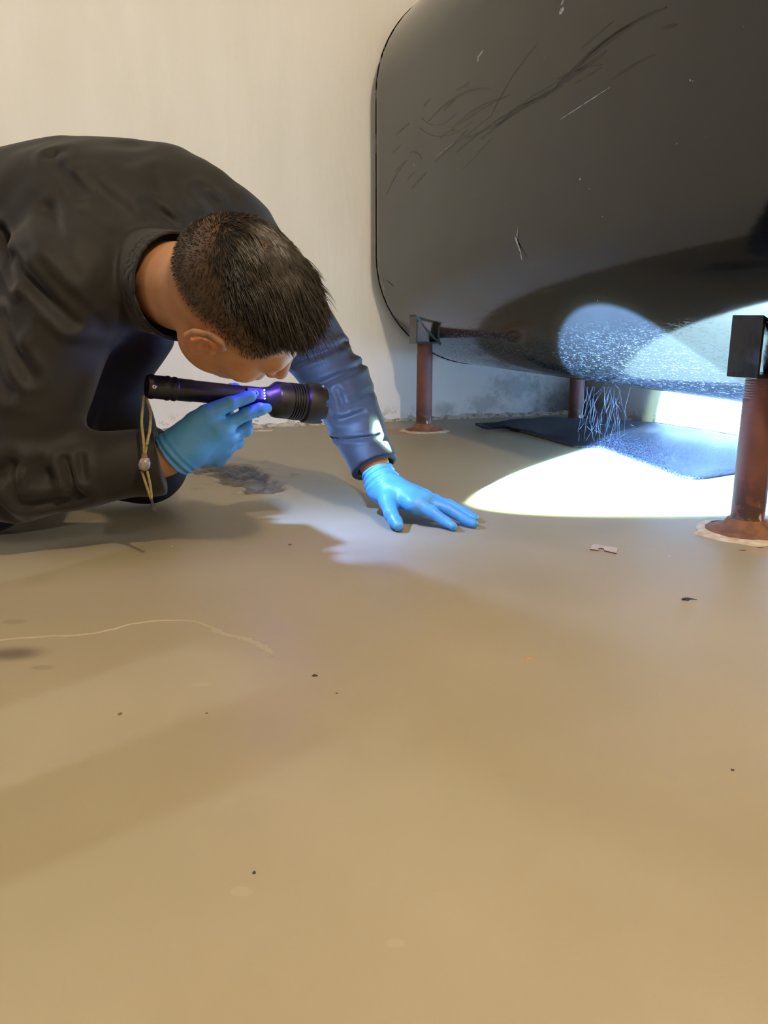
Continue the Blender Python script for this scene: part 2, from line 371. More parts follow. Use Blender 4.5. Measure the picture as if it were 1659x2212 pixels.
# raised trowel line across the floor
crp = smooth_curve([Pz(*q) for q in ((-60, 1388), (70, 1376), (200, 1368), (300, 1345), (400, 1340), (450, 1352), (475, 1366), (530, 1380), (570, 1398), (590, 1418))], 10)
vs, fs = [], []
for i, p in enumerate(crp):
    t = crp[min(i+1, len(crp)-1)]-crp[max(i-1, 0)]; t /= np.linalg.norm(t); nrm = V(-t[1], t[0], 0)
    wd = (.0028 if 55 < i < 85 else .0016)*(.7+.9*random.random())*(1 if 3 < i < len(crp)-4 else .4); wob = nrm*random.uniform(-.0012, .0012)
    for a_, h_ in ((-1.6, -.0002), (-.5, .0009), (.5, .0009), (1.6, -.0002)): vs.append(p+wob+nrm*wd*a_+Z*h_)
for i in range(len(crp)-1):
    for k in range(3): q = i*4+k; fs.append((q, q+4, q+5, q+1))
raw('trowel_ridge', vs, fs, M['ridge'], fo)
# cement fillet where the wall meets the floor
vs, fs = [], []; n = 220; L_ = np.linalg.norm(cn-bl_)
for i in range(n+1):
    p = bl_+rv*L_*i/n; a = .014+.012*random.random()+.01*math.sin(i*.13); b = .012+.010*random.random()
    vs += [p+Z*b-ru*.004, p+ru*(a*.45)+Z*b*.45, p+ru*a+Z*.0003]
for i in range(n):
    for k in range(2): q = i*3+k; fs.append((q, q+3, q+4, q+1))
M['fillet'] = mat('crumbling_fillet', (.58, .54, .46), (.24, .21, .17), 45, .85, bump=.8, bscale=90, detail=9, contrast=(.45, .6))
tag(raw('trim_1', vs, fs, M['fillet']), kind='structure')
# wall: damp grime, plus shadow painted in dark, behind the tank's far legs
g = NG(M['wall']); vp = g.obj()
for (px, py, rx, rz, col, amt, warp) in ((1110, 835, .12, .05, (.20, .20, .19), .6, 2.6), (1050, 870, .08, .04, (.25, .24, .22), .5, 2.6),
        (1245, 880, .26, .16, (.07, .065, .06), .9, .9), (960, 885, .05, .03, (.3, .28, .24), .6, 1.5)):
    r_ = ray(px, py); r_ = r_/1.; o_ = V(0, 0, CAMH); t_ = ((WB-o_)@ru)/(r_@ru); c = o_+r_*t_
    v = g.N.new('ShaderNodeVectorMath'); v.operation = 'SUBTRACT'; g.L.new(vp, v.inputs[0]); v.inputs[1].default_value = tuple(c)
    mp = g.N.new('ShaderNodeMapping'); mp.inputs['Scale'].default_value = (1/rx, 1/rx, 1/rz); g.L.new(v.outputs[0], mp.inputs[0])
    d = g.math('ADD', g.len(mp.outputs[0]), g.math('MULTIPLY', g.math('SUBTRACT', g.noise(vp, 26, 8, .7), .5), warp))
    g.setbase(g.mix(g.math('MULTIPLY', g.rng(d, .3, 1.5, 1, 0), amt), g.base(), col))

# ------------------------------------------------------------------ OIL TANK
ta, tb, zc, zt, TL = .435, .403, .630, 1.19, 2.10
tank = empty('oil_tank', C0+tu*TL/2+tv*ta)
tag(tank, 'large glossy black steel oil tank with rounded edges on rusty pipe legs', 'tank')
def profile(n=28, grow=0.):
    a, b = ta+grow, tb+grow; pts = []
    for k in range(n+1): th = math.pi*k/n; pts.append((ta-a*math.cos(th), zc-b*math.sin(th)))     # bottom, left to right
    for k in range(n+1): th = math.pi*k/n; pts.append((ta+a*math.cos(th), zt+b*math.sin(th)))
    return pts
def dz(s): return -.0225*(s-.25)          # the tank falls slightly toward the viewer
def tank_ring(s, grow): return [C0+tu*s+tv*x+Z*(z+dz(s)) for x, z in profile(28, grow)]
rings = [(.028, -.435)]
rings = []
for (s, gr_) in ((0-.016, -.30), (-.012, -.20), (-.006, -.10), (0, -.030), (.003, -.012), (.010, -.003), (.022, 0)): rings.append((s, gr_))
ss = [.022+(TL-.044)*k/46 for k in range(1, 46)]
rings += [(s, 0) for s in ss]
for (s, gr_) in ((-.022, 0), (-.010, -.003), (-.003, -.012), (0, -.030), (.006, -.10), (.012, -.20), (.016, -.30)): rings.append((TL+s, gr_))
vs, fs = [], []; n = None
for s, gr_ in rings: r_ = tank_ring(s, gr_); n = len(r_); vs += r_
for i in range(len(rings)-1):
    for k in range(n): fs.append((i*n+k, i*n+(k+1) % n, (i+1)*n+(k+1) % n, (i+1)*n+k))
fs.append(tuple(range(n))[::-1]); fs.append(tuple(range((len(rings)-1)*n, len(rings)*n)))
bm = bmesh.new(); bv = [bm.verts.new(tuple(v)) for v in vs]
for f in fs: bm.faces.new([bv[i] for i in f])
bmobj('shell', bm, M['tank'], tank, smooth=True)
g = NG(M['tank']); vp = g.obj()
# fine scratches, thickest low on the belly; pale flecks
sc = g.noise(g.obj((5, 60, 60), rot=0), 5, 6, .75); lowm = g.N.new('ShaderNodeSeparateXYZ'); g.L.new(vp, lowm.inputs[0])
belly = g.rng(lowm.outputs['Z'], .26, .40, 1, 0)
s1 = g.rng(g.noise(g.obj((1.2, 7, 26), rot=.6), 14, 8, .8), .56, .63); s2 = g.rng(g.noise(g.obj((9, 2, 40), rot=-.3), 12, 8, .8), .565, .635)
scr = g.math('MULTIPLY', g.math('MAXIMUM', s1, s2), belly)
g.setbase(g.mix(g.math('MULTIPLY', scr, .8), g.base(), (.085, .09, .095)))
fk = g.math('MULTIPLY', g.rng(g.noise(vp, 55, 2), .765, .785), g.rng(lowm.outputs['Z'], .35, 1.1, 1, .15))
g.setbase(g.mix(fk, g.base(), (.28, .26, .25)))
rg = g.b.inputs['Roughness'].links[0].from_socket
g.L.new(g.math('ADD', rg, g.math('MULTIPLY', g.math('ADD', scr, fk), .3)), g.b.inputs['Roughness'])
g.bumpadd(scr, .35, .0006)

# pick points on the tank's flat side from measured directions
def on_side(px, py, off=.0004):
    r_ = ray(px, py); o_ = V(0, 0, CAMH); n_ = -tv; t_ = ((C0+n_*off-o_)@n_)/(r_@n_); return o_+r_*t_
def ribbon(a, b, w0, bend=0., n=8, off=.0004):
    """thin proud smear from a to b on the tank's side"""
    pa, pb = on_side(*a, off), on_side(*b, off); d = pb-pa; ln = np.linalg.norm(d); d /= ln; s_ = np.cross(d, tv); top, bot = [], []
    for i in range(n+1):
        t = i/n; c = pa+d*ln*t+s_*bend*ln*4*t*(1-t); wd = w0*math.sin(math.pi*min(1, .08+.88*t))**.7*random.uniform(.6, 1.2)
        top.append(c+s_*wd/2); bot.append(c-s_*wd/2)
    vs = top+bot+[p+tv*(off+.0002) for p in top+bot]; m = n+1; fs = []
    for i in range(n):
        fs += [(i, i+1, m+i+1, m+i), (2*m+i, 3*m+i, 3*m+i+1, 2*m+i+1), (i, 2*m+i, 2*m+i+1, i+1), (m+i, m+i+1, 3*m+i+1, 3*m+i)]
    return vs, fs
sc_list = [((985, 330), (1190, 200), .006, .03), ((1190, 200), (1440, 15), .012, .05), ((1040, 300), (1200, 190), .010, .02), ((1180, 205), (1310, 110), .010, 0), ((1240, 150), (1420, 20), .006, .04),
  ((1255, 105), (1325, 45), .004, 0), ((925, 262), (1060, 190), .006, .06), ((910, 253), (985, 245), .004, -.1), ((905, 275), (1020, 262), .004, -.08), ((958, 238), (985, 212), .005, 0),
  ((985, 195), (1015, 178), .006, 0), ((990, 270), (1100, 205), .007, .02), ((1000, 300), (1120, 240), .006, -.02), ((940, 350), (1010, 280), .006, 0), ((960, 330), (1060, 250), .005, 0), ((835, 420), (880, 345), .004, .05),
  ((852, 372), (880, 345), .004, 0), ((856, 290), (884, 266), .006, 0), ((850, 330), (865, 312), .004, 0), ((888, 408), (922, 372), .005, 0), ((878, 390), (895, 370), .004, 0), ((868, 355), (880, 345), .004, 0),
  ((885, 330), (912, 345), .006, .1), ((915, 230), (930, 212), .004, 0), ((1000, 365), (1060, 300), .003, 0), ((1240, 180), (1300, 145), .004, 0), ((1320, 172), (1415, 118), .005, .03), ((1430, 62), (1462, 52), .008, 0),
  ((1060, 250), (1160, 95), .003, .05), ((1080, 265), (1240, 165), .005, .04), ((970, 285), (1090, 210), .004, .05), ((950, 300), (1000, 290), .004, .1), ((1150, 225), (1215, 185), .005, 0), ((1205, 170), (1300, 140), .006, .03)]
vs, fs = merge([ribbon(a, b, w_, bd) for a, b, w_, bd in sc_list]); tag(raw('scuff_marks', vs, fs, M['scuff'], tank, smooth=False), label='dark dull scuff streaks across the upper tank side', kind='stuff')
wl = [((1030, 133), (1036, 118), .012, 0), ((1034, 122), (1044, 108), .007, 0), ((1208, 28), (1218, 18), .012, 0), ((1212, 10), (1220, -4), .006, 0), ((1210, 258), (1318, 188), .0018, 0), ((940, 340), (980, 308), .0016, 0),
      ((893, 358), (897, 352), .005, 0), ((1112, 510), (1124, 545), .006, 0), ((1116, 520), (1118, 490), .003, 0), ((1124, 545), (1127, 562), .002, 0), ((812, 290), (812, 330), .004, 0), ((824, 608), (830, 625), .006, 0)]
vs, fs = merge([ribbon(a, b, w_, bd, 5) for a, b, w_, bd in wl]); tag(raw('white_scrapes', vs, fs, M['scrape'], tank, smooth=False), label='short pale scrapes on the tank side', kind='stuff')
# weld seam ring near each end
for s in (.03, TL-.03):
    pr = [C0+tu*s+tv*x+Z*(z+dz(s)) for x, z in profile(40, .0006)]; pr.append(pr[0]); v_, f_ = tube(pr, .0012, 6); raw('weld_seam', v_, f_, M['tank'], tank)

def make_leg(s, v, mirror, near=False):
    base = C0+tu*s+tv*v; zb = .324+dz(s)                         # bracket floor height
    leg = empty('leg', base-np.array(WORLD(tank))); leg.parent = tank
    sg = -1 if mirror else 1; a0 = base-tv*sg*.048-tu*.046     # outer plate corner
    x_out, x_in = v-sg*.048, v+sg*.048
    zt_ = lambda x: dz(s)+zc-tb*math.sqrt(max(0, 1-((x-ta)/ta)**2))
    bm = bmesh.new(); t = .005
    def plate(x, sgn):                                     # plate parallel to the tank's side, top edge follows the belly
        z1, z2 = zt_(x)+.004, zt_(x+sgn*t)+.004
        q = [(x, zb), (x, z1), (x+sgn*t, z2), (x+sgn*t, zb)]; vv = []
        for s_ in (-.035, .035): vv.append([bm.verts.new(tuple(C0+tu*(s+s_)+tv*xx+Z*zz)) for xx, zz in q])
        bm.faces.new(vv[0]); bm.faces.new(vv[1][::-1])
        for i in range(4): bm.faces.new((vv[0][i], vv[0][(i+1) % 4], vv[1][(i+1) % 4], vv[1][i]))
    plate(x_out, sg); plate(x_in, -sg)
    box_uv(bm, C0+tu*(s-.035)+tv*min(x_out, x_in)+Z*(zb-.006), tu, tv, Z, .070, .096, .007)
    bmobj('bracket', bm, M['bracket'], leg, bevel=.002)
    # gusset strip following the belly between the plates
    pts = [C0+tu*s+tv*x+Z*(zt_(x)-.003) for x in np.linspace(x_out, x_in, 8)]
    v_, f_ = [], []
    for p in pts: v_ += [p-tu*.033+Z*.004, p+tu*.033+Z*.004, p+tu*.033-Z*.003, p-tu*.033-Z*.003]
    for i in range(7):
        for k in range(4): f_.append((i*4+k, i*4+(k+1) % 4, i*4+4+(k+1) % 4, i*4+4+k))
    f_ += [(0, 1, 2, 3), (28, 31, 30, 29)]; raw('weld_strip', v_, f_, M['bracket'], leg, smooth=False)
    R = .029; prof = [(.012, R*1.12), (.024, R*1.10), (.03, R*1.02), (.034, R)]
    for k in range(22): z = .04+k*(zb-.09)/21; prof.append((z, R*(1+.012*random.uniform(-1, 1)*(1 if z < .09 else .25))))
    zz = zb-.045
    while zz < zb-.008: prof += [(zz, R*.99), (zz+.0022, R*.93), (zz+.0044, R*.99)]; zz += .0046
    prof += [(zb-.003, R*.95)]
    v_, f_ = lathe(prof, base, Z, 36); raw('pipe', v_, f_, M['rust'], leg)
    prof = [(.0, .074), (.003, .074), (.006, .068), (.009, .055), (.013, .044), (.020, .038), (.026, .034), (.028, .029)]
    v_, f_ = lathe(prof, base, Z, 44); v_ = np.array(v_); v_ += vnoise(v_, 60)[:, None]*.004*V(1, 1, .6); v_[:, 2] = np.maximum(v_[:, 2], -.0005)
    raw('floor_flange', v_, f_, M['flange'], leg)
    prof = [(.0, .092), (.0022, .089), (.0035, .080), (.0045, .070)]
    v_, f_ = lathe(prof, base, Z, 60); v_ = np.array(v_); rr = v_-base; rr[:, 2] = 0; v_ += rr*(vnoise(v_*V(1, 1, 0), 28)*.22)[:, None]
    tag(raw('paint_ring', v_, f_, M['paintring'], leg), label='cracked whitish paint ring around the leg foot')
    return leg
make_leg(.253, .112, False); make_leg(1.836, .110, False, True); make_leg(.27, .755, True); make_leg(1.836, .755, True)
# rust pipe: bare pale chip near the foot + darker rust low
g = NG(M['rust']); vp = g.obj(); sz = g.N.new('ShaderNodeSeparateXYZ'); g.L.new(vp, sz.inputs[0])
g.setbase(g.mix(g.math('MULTIPLY', g.rng(sz.outputs['Z'], .03, .14, 1, 0), g.rng(g.noise(vp, 45, 6), .42, .5)), g.base(), (.06, .03, .022)))
g.setbase(g.mix(g.math('MULTIPLY', g.rng(sz.outputs['Z'], .02, .075, 1, 0), g.rng(g.noise(g.obj((1, 1, .35)), 38, 3), .60, .64)), g.base(), (.50, .42, .32)))

# ------------------------------------------------------------------ MAT under the tank
fe = [Pz(*q) for q in ((1106, 929), (1180, 950), (1245, 967), (1300, 968), (1350, 986), (1420, 1012), (1492, 1036), (1580, 1026), (1700, 1008))]
be = [C0+tv*.30+tu*.30, C0+tv*.55+tu*.28, C0+tv*.80+tu*.33, C0+tv*.93+tu*.45, C0+tv*.96+tu*.62, C0+tv*.965+tu*.8, C0+tv*.965+tu*1.0, C0+tv*.965+tu*1.2, C0+tv*.965+tu*1.5]
fe = smooth_curve(fe, 5); be = smooth_curve(be, 5); vs = []; nv = 26
for i in range(len(fe)):
    for j in range(nv+1):
        t = j/nv; p = fe[i]*(1-t)+be[i]*t; edge = min(1, t*6, (1-t)*10+.2)
        wv = .010*(1+math.sin(p[0]*9+p[1]*5))*edge+.006*math.sin(p[0]*23-p[1]*14)**2*edge+(.02*t**5)
        vs.append(V(p[0], p[1], .002+wv))
m_ = nv+1; k_ = len(vs); vs += [v-Z*.0 for v in []]; fs = []
top = np.array(vs); bot = top.copy(); bot[:, 2] = np.maximum(bot[:, 2]-.004, .0006); top[:, 2] += .003; allv = np.vstack([top, bot]); K = len(top)
for i in range(len(fe)-1):
    for j in range(nv): q = i*m_+j; fs += [(q, q+m_, q+m_+1, q+1), (K+q, K+q+1, K+q+m_+1, K+q+m_)]
for i in range(len(fe)-1): q = i*m_; fs += [(q, K+q, K+q+m_, q+m_), (q+nv, q+nv+m_, K+q+nv+m_, K+q+nv)]
for j in range(nv): q = (len(fe)-1)*m_+j; fs += [(j, j+1, K+j+1, K+j), (q, K+q, K+q+1, q+1)]
mt = raw('rubber_mat', allv, fs, M['mat']); tag(mt, 'thin black textured rubber mat lying wavy on the floor beneath the tank', 'mat')

# ------------------------------------------------------------------ cobweb threads under the tank
parts = []
for k in range(46):
    px = random.choice([random.gauss(1290, 16), random.gauss(1318, 14), random.uniform(1262, 1345)]); s_ = random.uniform(.8, 1.0)
    y0 = random.choice([835, 835, 860, 885, 900]); y1 = y0+random.uniform(25, 105); y1 = min(y1, 952)
    Yd = 2.28+random.uniform(-.06, .06); p0 = P(px, y0, Yd); p1 = P(px+random.gauss(-6, 12), y1, Yd+random.uniform(-.05, .03)); mid = (p0+p1)/2+V(random.uniform(-.012, .012), 0, random.uniform(0, .008))
    parts.append(tube([p0, mid, p1], .0002, 3))
for k in range(16):
    a = P(random.uniform(1270, 1370), random.uniform(845, 940), 2.27); parts.append(tube([a, a+V(random.uniform(-.03, .03), 0, random.uniform(-.02, .03))], .0003, 3))
vs, fs = merge(parts); tag(raw('cobweb', vs, fs, M['thread']), 'wispy pale cobweb threads hanging from the tank belly above the mat', 'cobweb', kind='stuff')

# ------------------------------------------------------------------ TORCH
torch = empty('flashlight', FF-FD*.155)
tag(torch, 'long black metal flashlight with blue indicator lights held in a gloved hand', 'flashlight')
def L_at(t): return FF-FD*t
BK = -FD
def lpart(name, prof, m, parent=torch, n=48, label=None):
    v_, f_ = lathe(prof, FF, BK, n); o = raw(name, v_, f_, m, parent)
    e = o.modifiers.new('es', 'EDGE_SPLIT'); e.split_angle = math.radians(35)
    if label: o['label'] = label
    return o
lpart('tube', [(.112, .0185), (.14, .0185), (.15, .0178), (.235, .0178), (.238, .0185), (.262, .0185)], M['alu'])
lpart('tail_cap', [(.262, .0185), (.264, .0200), (.268, .0200), (.270, .0188), (.273, .0188), (.275, .0202), (.279, .0202), (.281, .0190), (.298, .0190), (.301, .0200), (.305, .0200), (.310, .0175), (.310, .0001)], M['alu'])
lpart('head', [(.114, .0001), (.114, .019), (.108, .020), (.102, .0215), (.091, .0305), (.087, .0318), (.066, .0318), (.064, .0318)], M['alu'])
for k in range(5): lpart('cooling_fin', [(.062-k*.0048, .0295), (.062-k*.0048, .0325), (.0595-k*.0048, .0325), (.0595-k*.0048, .0295)], M['alu'])
lpart('fin_core', [(.066, .0296), (.036, .0296)], M['alu'])
# crenellated bezel
d_, a_, b_ = frame(BK); vs, fs = [], []; nb_ = 96
for k in range(nb_):
    th = 2*np.pi*k/nb_; dirn = math.cos(th)*a_+math.sin(th)*b_; ph = (k % 16)/16
    tip = .0 if .30 < ph < 1 else .007
    if ph in (.0625, .25): tip = .004
    for (t, r) in ((.037, .0305), (.034, .0350), (.026, .0365), (.012, .0365), (tip, .0350), (tip, .0312), (.011, .0305), (.0125, .0295)): vs.append(FF+BK*t+dirn*r)
for k in range(nb_):
    for j in range(7): q, q2 = k*8+j, ((k+1) % nb_)*8+j; fs.append((q, q2, q2+1, q+1))
o = raw('bezel', vs, fs, M['alu'], torch); e = o.modifiers.new('es', 'EDGE_SPLIT'); e.split_angle = math.radians(35)
v_, f_ = lathe([(.012, .0001), (.0112, .018), (.012, .0300)], FF, BK, 40); raw('lens', v_, f_, M['lens'], torch)
# switch panel on the side facing the viewer
tc_ = V(0, 0, CAMH)-L_at(.125); side = tc_-(tc_@FD)*FD; side /= np.linalg.norm(side); upn = np.cross(side, FD); upn *= np.sign(upn[2])
side2 = side*.94+upn*.34; side2 /= np.linalg.norm(side2); upn2 = np.cross(side2, FD); upn2 *= np.sign(upn2[2])
bm = bmesh.new(); box_uv(bm, L_at(.148)+side2*.013-upn2*.0105, FD, upn2, side2, .036, .021, .0075); bmobj('switch_panel', bm, M['switch'], torch, bevel=.002)
def disc_ring(c, n_, r0, r1, h_, m, name, k=28):
    v_, f_ = lathe([(0, r0), (h_, r0), (h_, r1), (0, r1), (0, r0)], c, n_, k); return raw(name, v_, f_, m, torch, smooth=False)
swc = L_at(.133)+side2*.0204
o = raw('switch_button', *lathe([(0, .0058), (.0012, .0055), (.0016, .0001)], swc, side2, 24), M['switch'], torch)
disc_ring(swc, side2, .0036, .0046, .0020, M['ledring'], 'switch_ring')
for k in range(4):
    c = L_at(.1165)+side2*.0186+upn2*(.0074-.0050*k); raw('indicator_light', *lathe([(0, .0013), (.0028, .0012), (.0033, .0001)], c, side2, 14), M['led'], torch)
    light('indicator_glow', 'POINT', c+side2*.008, .010, (.08, .10, 1), .003)
light('indicator_glow_up', 'POINT', L_at(.112)+side2*.034+Z*.036, .6, (.12, .06, 1), .004)
# little hinged port cover under the neck
pcv = L_at(.122)-upn*.021; bm = bmesh.new(); box_uv(bm, pcv-FD*.004-upn*.013-side*.003, FD, upn, side, .004, .014, .006); box_uv(bm, pcv-FD*.0-upn*.013-side*.003, FD, upn, side, .006, .004, .006)
bmobj('port_cover', bm, M['alu'], torch, bevel=.001)
# lanyard from the tail cap
lp = L_at(.303)+side*.02; 
v_, f_ = lathe([(-.002, .0012), (-.002, .0035), (.002, .0035), (.002, .0012), (-.002, .0012)], lp, side, 16); raw('lanyard_eyelet', v_, f_, M['chrome'], torch)
Yl = float(lp[1])
def Yc(py): return Yl-.004-.05*min(1, max(0, (py-870)/90))
cord = empty('wrist_cord', lp-WORLD(torch)); cord.parent = torch
cA = smooth_curve([P(*q, Yc(q[1])) for q in ((311, 855), (308, 885), (306, 915), (310, 950), (312, 983))], 6); cB = smooth_curve([P(*q, Yc(q[1])) for q in ((317, 862), (325, 890), (324, 925), (318, 955), (313, 983))], 6)
for c in (cA, cB): raw('cord_strand', *tube(c, .0023, 8), M['cord'], cord)
cA = smooth_curve([P(*q, Yc(q[1])) for q in ((306, 1018), (314, 1042), (322, 1066), (326, 1078))], 6); cB = smooth_curve([P(*q, Yc(q[1])) for q in ((318, 1018), (324, 1045), (327, 1068), (327, 1078))], 6)
for c in (cA, cB): raw('cord_strand', *tube(c, .0021, 8), M['cord'], cord)
raw('cord_tail', *tube(smooth_curve([P(*q, Yc(q[1])) for q in ((326, 1074), (329, 1086), (332, 1104))], 4), [.0022]*5+[.003, .0038, .0044, .0048], 8), M['dark'], cord)
kn = P(312, 988, Yc(988)); raw('cord_knot', *lathe([(-.007, .001), (-.006, .0038), (0, .0050), (.006, .0038), (.007, .001)], kn, Z, 16), M['brown'], cord)
bd = P(312, 1003, Yc(1003)); raw('toggle_bead', *lathe([(-.010, .003), (-.009, .0065), (-.003, .0092), (.004, .0088), (.010, .006), (.011, .003)], bd, V(.25, 0, 1), 24), M['bead'], cord)

# ------------------------------------------------------------------ PERSON
person = empty('person', V(-.55, 1.45, 0))
tag(person, 'person in black long-sleeved shirt and blue gloves crouching and bending low beside the wall', 'person')
# joints
LSH, LEL, LWR = V(-.290, 1.60, .538), P(738, 838, 1.64), Pz(826, 1046, .064)
RSH, REL, RWR = V(-.50, 1.27, .43), P(25, 1035, 1.22), P(368, 992, 1.265)
HIP, BEL, CHE, SHM = V(-1.0, 1.53, .47), V(-.78, 1.50, .508), V(-.56, 1.46, .53), V(-.42, 1.44, .51)
HC = P(518, 656, 1.14); HS = 1.07
NB = V(-.405, 1.35, .44)
bX, bU, bT = V(1, 0, 0), V(0, SN, CS), V(0, -CS, SN)
rows = np.array([[-.24, .68, .69], [-.88, -.44, .13], [.39, -.58, .70]])
u_, s_, vt = np.linalg.svd(rows); rows = u_@vt
cf, sf = math.cos(math.radians(14)), math.sin(math.radians(14)); rows = rows@np.array([[cf, sf, 0], [-sf, cf, 0], [0, 0, 1]])
HB = np.stack([bX, bU, bT], 1)@rows          # columns: right, forward, up of the head in world space
def hl(p): return (p-HC)@HB/HS
def hw(q): return HC+(np.asarray(q)*HS)@HB.T
def head_sdf(p):
    q = hl(p)
    d = ell(q, (0, -.014, .028), (.0765, .098, .088))
    d = smin(d, ell(q, (0, .030, -.022), (.066, .066, .080)), .03)
    d = smin(d, ell(q, (0, .040, -.082), (.048, .048, .034)), .03)
    d = smin(d, ell(q, (0, .086, -.100), (.020, .014, .014)), .018)
    d = smin(d, rc(q, V(-.034, .083, .016), V(.034, .083, .016), .011, .011), .018)
    for s in (-1, 1):
        d = smin(d, ell(q, (s*.042, .064, -.030), (.024, .022, .020)), .02)
        d = smin(d, ell(q, (s*.052, .010, -.070), (.014, .030, .026)), .025)
    d = smax(d, -ell(q, (-.031, .104, .000), (.017, .014, .011)), .012); d = smax(d, -ell(q, (.031, .104, .000), (.017, .014, .011)), .012)
    for s in (-1, 1): d = smin(d, ell(q, (s*.031, .086, -.001), (.0135, .0115, .010)), .004)
    d = smin(d, rc(q, V(0, .092, .008), V(0, .112, -.034), .0075, .0115), .010)
    for s in (-1, 1): d = smin(d, ell(q, (s*.0115, .102, -.038), (.0075, .009, .007)), .006)
    d = smin(d, ell(q, (0, .098, -.062), (.023, .009, .0055)), .006); d = smin(d, ell(q, (0, .096, -.072), (.020, .009, .006)), .005)
    d = smax(d, -rc(q, V(-.02, .106, -.067), V(.02, .106, -.067), .0016, .0016), .002)
    for s in (-1, 1):                            # ears
        arc = []; 
        for k in range(11):
            th = math.radians(-75+k*27.5); arc.append(V(s*(.083+.008*math.sin(max(0, math.sin(th+.3)))), -.006-.0165*math.cos(th+math.pi*.0)*1.0, -.006+.029*math.sin(th)))
        # helix opens forward: from root above the canal, over the top, down the back to the lobe
        arc = [V(s*.077, .012, .002), V(s*.083, .015, .018), V(s*.090, .005, .030), V(s*.095, -.012, .030), V(s*.096, -.025, .014), V(s*.094, -.025, -.006), V(s*.088, -.015, -.024), V(s*.081, -.003, -.036), V(s*.077, .004, -.031)]
        e = chain(q, arc, [.0045, .0048, .0048, .0046, .0044, .0044, .005, .0072, .006])
        pl = rc(q, V(s*.078, .003, .010), V(s*.078, -.004, -.018), .0125, .011); e = smin(e, pl, .006)
        e = smin(e, rc(q, V(s*.090, -.009, .012), V(s*.088, -.012, -.012), .0042, .0042), .005)      # antihelix
        e = smax(e, -ell(q, (s*.0945, .002, -.003), (.014, .0085, .013)), .003)
        e = smin(e, ell(q, (s*.083, .0125, -.006), (.005, .004, .006)), .003)                         # tragus
        d = smin(d, e, .004)
    return d*HS
def neck_sdf(p):
    a, b = hw((0, -.030, -.045)), NB
    d = rc(p, a, b, .059, .061)
    d = smin(d, rc(p, hw((0, -.05, -.01)), NB+V(-.02, .03, .02), .042, .050), .03)
    return d
def arm(p, S, E, W, k=1.):
    W = W-(W-E)*.04
    return smin(chain(p, [S, E], [.052*k, .040*k]), chain(p, [E, E+(W-E)*.3, W], [.040*k, .042*k, .027*k]), .02)
def torso(p, g_=0.):
    R = np.stack(frame(SHM-HIP), 1)               # along, side, up-ish
    d = ell(p, CHE, (.22+g_, .185+g_, .135+g_), R)
    d = smin(d, ell(p, BEL, (.22+g_, .165+g_, .135+g_), R), .10)
    d = smin(d, ell(p, HIP, (.17+g_, .175+g_, .15+g_), R), .08)
    d = smin(d, rc(p, RSH+V(.0, .06, .01), LSH+V(-.02, -.06, -.0), .075+g_, .072+g_), .09)
    return d
def body_sdf(p):
    d = torso(p, -.012); d = smin(d, neck_sdf(p), .035); d = smin(d, head_sdf(p), .020)
    for S, E, W in ((LSH, LEL, LWR), (RSH, REL, RWR)): d = smin(d, arm(p, S, E, W), .03)
    for W, E in ((LWR, LEL), (RWR, REL)):
        dr = (W-E)/np.linalg.norm(W-E); d = smin(d, rc(p, W-dr*.012, W, .026, .022), .01)
    return d
vs, q = sdf_mesh(body_sdf, (-1.22, 1.0, .04), (.06, 1.80, .74), .0032)
body = raw('body', vs, q, M['skin'], person)
qh = hl(vs)
# hair fade on the scalp: where short hair grows (its own colour)
def hairline(qh):
    x, y, z = qh[:, 0], qh[:, 1], qh[:, 2]
    top = np.clip((z-.030)/.03, 0, 1)
    front = .082-.25*np.clip(z-.05, -.03, .03)
    back = np.clip((z+.018)/.075, 0, 1)       # fade up the nape
    side = np.clip((z-.004+.25*np.clip(-y, 0, .1)+.0)/.035, 0, 1)
    inz = np.where(y < -.02, np.maximum(back*np.clip((-y-.02)/.03, 0, 1), side), side)
    fr = np.clip((.068-y+.45*(z-.03))/.014, 0, 1)
    return inz*fr
dens = hairline(qh)*(qh[:, 2] > -.09)*(np.linalg.norm(qh, axis=1) < .16)
earm = np.exp(-((np.abs(qh[:, 0])-.088)/.012)**2-((qh[:, 1]+.004)/.022)**2-((qh[:, 2]+.004)/.03)**2)*(np.abs(qh[:, 0]) < .12)
dens = dens*(1-np.clip(earm*2.5, 0, 1))
for nm, arr in (('stubble', dens), ('ear', earm)):
    at = body.data.attributes.new(nm, 'FLOAT', 'POINT'); at.data.foreach_set('value', arr.astype(np.float32))
g = NG(M['skin']); vp = g.obj()
g.setbase(g.mix(g.math('MULTIPLY', g.attr('ear'), .5), g.base(), (.62, .20, .11)))
sn = g.noise(vp, 900, 2); f = g.math('MULTIPLY', g.rng(g.attr('stubble'), .0, .9), g.rng(sn, .25, .75, .75, 1.0)); g.setbase(g.mix(f, g.base(), (.030, .022, .016)))

